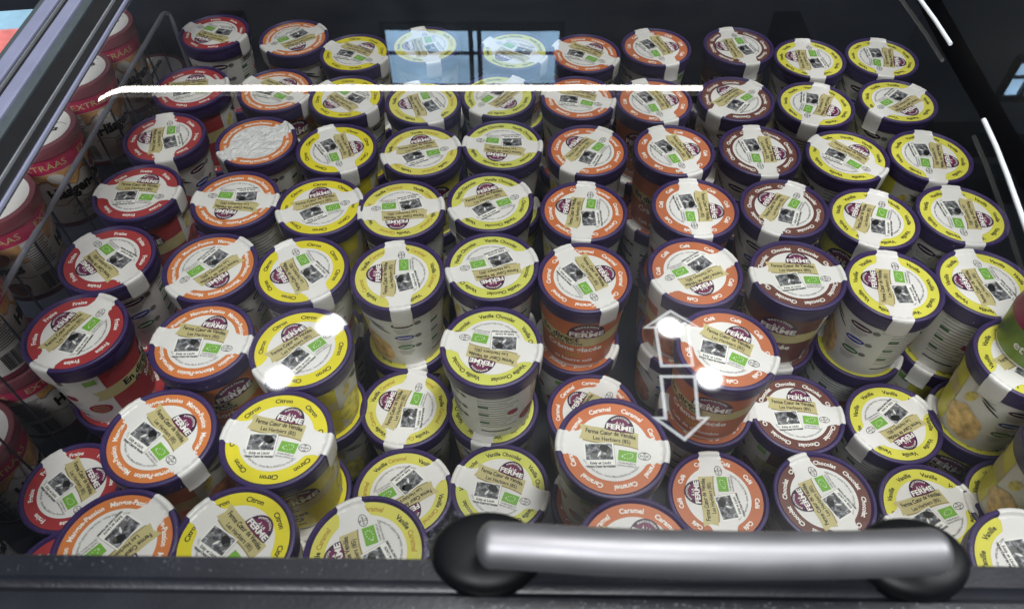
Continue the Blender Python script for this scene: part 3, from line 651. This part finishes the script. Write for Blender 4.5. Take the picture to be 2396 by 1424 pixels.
def hc(off):
    def fn(u, v):
        v *= 1.165; th = R(-90) + u / 0.042; r = hRB + (hRT - hRB) * v / (HH - 0.008) + off; return (r * math.cos(th), r * math.sin(th), v)
    return fn
def hprint(var):
    mb = MB(); a, b, c, d = hc(0.00025), hc(0.0004), hc(0.00055), hc(0.0007); U = math.pi * 0.042
    wrap_rect(mb, -U, U, 0.072, 0.0885, ROSE, a, 48); wrap_rect(mb, -U, U, 0.001, 0.007, WINE, a, 48)
    for k in range(4): flat_text(mb, 'EXTRÄAS', 0.0095, -U + U / 4 + k * U / 2, 0.0765, 0, KHAKI, 0, 0.0, 1.25, b)
    for k in range(2):
        u0 = -U / 2 + k * U
        top = [(u0 - 0.052 + 0.104 * i / 20, 0.0715) for i in range(21)]
        bot = [(u0 - 0.052 + 0.104 * i / 20, 0.058 + 0.006 * math.sin(i * 0.55 + var) - 0.003 * math.sin(i * 1.7)) for i in range(21)]
        quad_strip(mb, top, bot, 0, TAN, b); quad_strip(mb, bot, [(p[0], p[1] - 0.0007) for p in bot], 0, BLACK, c)
        poly(mb, ell(u0 + 0.028, 0.060, 0.011, 0.0075, 18, 20), 0, BROWN, c); poly(mb, ell(u0 - 0.026, 0.064, 0.009, 0.006, 16, -20), 0, HW, c)
        flat_text(mb, 'Häagen-Dazs', 0.0175, u0, 0.040, 0, BLACK, 0, 0.045, 0.93, b)
        ln = [(u0 - 0.05 + 0.1 * i / 20, 0.034 + 0.003 * math.sin(i * 0.9 + 2 * var)) for i in range(21)]; quad_strip(mb, ln, [(p[0], p[1] - 0.0007) for p in ln], 0, BLACK, b)
        flat_text(mb, 'SALTED' if var else 'PRALINE', 0.007, u0 - 0.012, 0.024, 0, GREYT, 0, 0.0, 1.2, b); flat_text(mb, 'CARAMEL', 0.007, u0 - 0.012, 0.016, 0, GREYT, 0, 0.0, 1.2, b)
        poly(mb, ell(u0 + 0.024, 0.019, 0.013, 0.009, 20, 10), 0, BROWN, b)
    for u0 in (0.0,):
        for i in range(11): wrap_rect(mb, u0 - 0.014, u0 + 0.013 - 0.002 * (i % 3), 0.064 - i * 0.0028, 0.0653 - i * 0.0028, GREYT, b, 4)
        rr = random.Random(5); u = u0 - 0.013
        while u < u0 + 0.012:
            w = rr.choice([0.0004, 0.0007, 0.0011]); wrap_rect(mb, u, u + w, 0.010, 0.030, BLACK, b, 1); u += w + rr.choice([0.0004, 0.0008])
    return mb.mesh('cup_print', False)
HP = [hprint(0), hprint(1)]
mb = MB(); poly(mb, ell(0.012, 0.016, 0.012, 0.008, 18, 15), HH + 0.0001, TAN); flat_text(mb, 'Häagen-Dazs', 0.011, 0, -0.004, HH + 0.0001, BLACK, 0, 0.04)
ln = [(-0.036 + 0.072 * i / 20, 0.008 + 0.003 * math.sin(i * 0.8)) for i in range(21)]; quad_strip(mb, ln, [(p[0], p[1] - 0.0007) for p in ln], HH + 0.00005, BLACK)
ME_HTOP = mb.mesh('lid_print', False)
def htub(x, y, ztop, rot, var, lab, tilt=(0, 0)):
    t = thing('ice_cream_tub', (x, y, ztop - HH), lab, 'ice cream tub', 'pink banded tubs behind the wire divider')
    t.rotation_euler = (R(tilt[0]), R(tilt[1]), 0)
    c = link('cup', ME_HCUP, t, (0, 0, 0), R(rot)); link('cup_print', HP[var], c)
    l = link('lid', ME_HLID, t, (0, 0, 0), R(rot * 1.7 + 40)); link('lid_print', ME_HTOP, l)
HT = [(-0.540, 0.900, -0.510, -8, 1, 'rearmost'), (-0.533, 0.795, -0.510, -2, 0, 'second from the back'), (-0.533, 0.682, -0.510, -22, 1, 'third from the back'), (-0.531, 0.566, -0.510, 62, 0, 'fourth from the back'),
      (-0.529, 0.458, -0.512, 62, 1, 'foremost')]
for x, y, z, r, v, l in HT: htub(x, y, z, r, v, f'pink banded white tub behind the wire divider, {l} of the upper row')
for x, y, z, r, v, l in [(-0.535, 0.985, -0.632, 30, 0, 'rearmost'), (-0.533, 0.466, -0.632, 25, 1, 'third from the front'), (-0.537, 0.369, -0.645, 20, 0, 'second from the front'), (-0.537, 0.272, -0.650, 50, 1, 'foremost')]:
    htub(x, y, z, r, v, f'pink banded tub low behind the wire divider, {l} of the lower row')

# pink carton in the neighbouring compartment, top left
PINK = mat('pink_carton_ink', (232, 132, 128), 0.45, var=0.25, vscale=30); PALEB = mat('pale_blue_carton_ink', (150, 190, 214), 0.45, var=0.1)
t = thing('ice_cream_carton', (-0.682, 0.83, -0.60), 'pink and pale blue carton beyond the side rail in the upper left corner', 'carton', rotz=R(8))
mb = MB(); mb.box(-0.07, 0.07, -0.08, 0.08, 0.0, 0.10, PINK); link('carton_body', mb.mesh('carton_body', False), t)
mb = MB(); mb.box(-0.071, 0.071, 0.035, 0.081, 0.05, 0.101, PALEB); link('carton_panel', mb.mesh('carton_panel', False), t)

# burgundy and green pot standing on the right vanilla tub
POTB = mat('burgundy_pot_ink', (134, 26, 66), 0.35, var=0.06); POTG = mat('green_pot_ink', (112, 140, 52), 0.35, var=0.08)
t = thing('ice_cream_pot', (0.4990, 0.425, -0.5705), 'burgundy and green pot at the right edge, standing on a vanilla tub', 'ice cream pot')
mb = MB(); pr = [(0.036, 0.002), (0.040, 0.018)]; mb.lathe([(0.034, 0.0), (0.0370, 0.001), (0.0376, 0.004)], CUPW, 48); mb.lathe([(0.0376, 0.004), (0.0405, 0.040)], POTG, 48); mb.lathe([(0.0405, 0.040), (0.0368, 0.072), (0.030, 0.088), (0.001, 0.089)], POTB, 48); link('pot_body', mb.mesh('pot_body'), t)
mb = MB()
def pc(u, v): th = R(-90) + u / 0.040; r = 0.0376 + (v - 0.004) * 0.0806 + 0.0005; return (r * math.cos(th), r * math.sin(th), v)
def pc2(u, v): th = R(-90) + u / 0.040; r = 0.0405 - (v - 0.040) * 0.1157 + 0.0006; return (r * math.cos(th), r * math.sin(th), v)
flat_text(mb, 'et Bio', 0.014, 0.0, 0.018, 0, WHITE, 0, 0.02, 1, pc); flat_text(mb, 'Acto', 0.016, 0.0, 0.048, 0, WHITE, 0, 0.03, 1, pc2); link('pot_print', mb.mesh('pot_print', False), t, (0, 0, 0), R(-50))

# ------------------------------------------------------------------ frost grains on rims and skirts: nobody could count them
FROST = mat('frost', (236, 240, 244), 0.5, var=0)
mb = MB(); rf = random.Random(11)
def grain(x, y, z, r):
    a = rf.uniform(0, 6.28); vs_ = [(x + r * math.cos(a + k * 2.09) * rf.uniform(.6, 1.2), y + r * math.sin(a + k * 2.09) * rf.uniform(.6, 1.2), z) for k in range(3)] + [(x, y, z + r * 1.1), (x, y, z - r * .6)]
    mb.add(vs_, [(0, 1, 3), (1, 2, 3), (2, 0, 3), (1, 0, 4), (2, 1, 4), (0, 2, 4)], FROST)
for code, row, layer, x, y, s in TUBS:
    zt = (-0.571 if layer == 1 else -0.676); near = math.exp(-((x + 0.26) ** 2 + (y - 0.48) ** 2) / 0.006)
    for _ in range(int(10 + 150 * near * rf.random())):
        a = rf.uniform(0, 6.28)
        if rf.random() < 0.35: grain(x + rf.uniform(.0452, .0484) * math.cos(a), y + rf.uniform(.0452, .0484) * math.sin(a), zt + 0.0024, rf.choice([.00015, .0002, .0003]))
        else:
            h = rf.uniform(0.003, 0.05 if near > .2 else 0.017); rr = 0.0486 if h < 0.017 else 0.0463 - (h - .01) * .083
            grain(x + rr * math.cos(a), y + rr * math.sin(a), zt - h, rf.choice([.0002, .0003, .0005]))
o = link('frost_grains', mb.mesh('frost_grains', False)); o['label'] = 'fine white frost grains clinging to tub rims and sides'; o['category'] = 'frost'; o['kind'] = 'stuff'
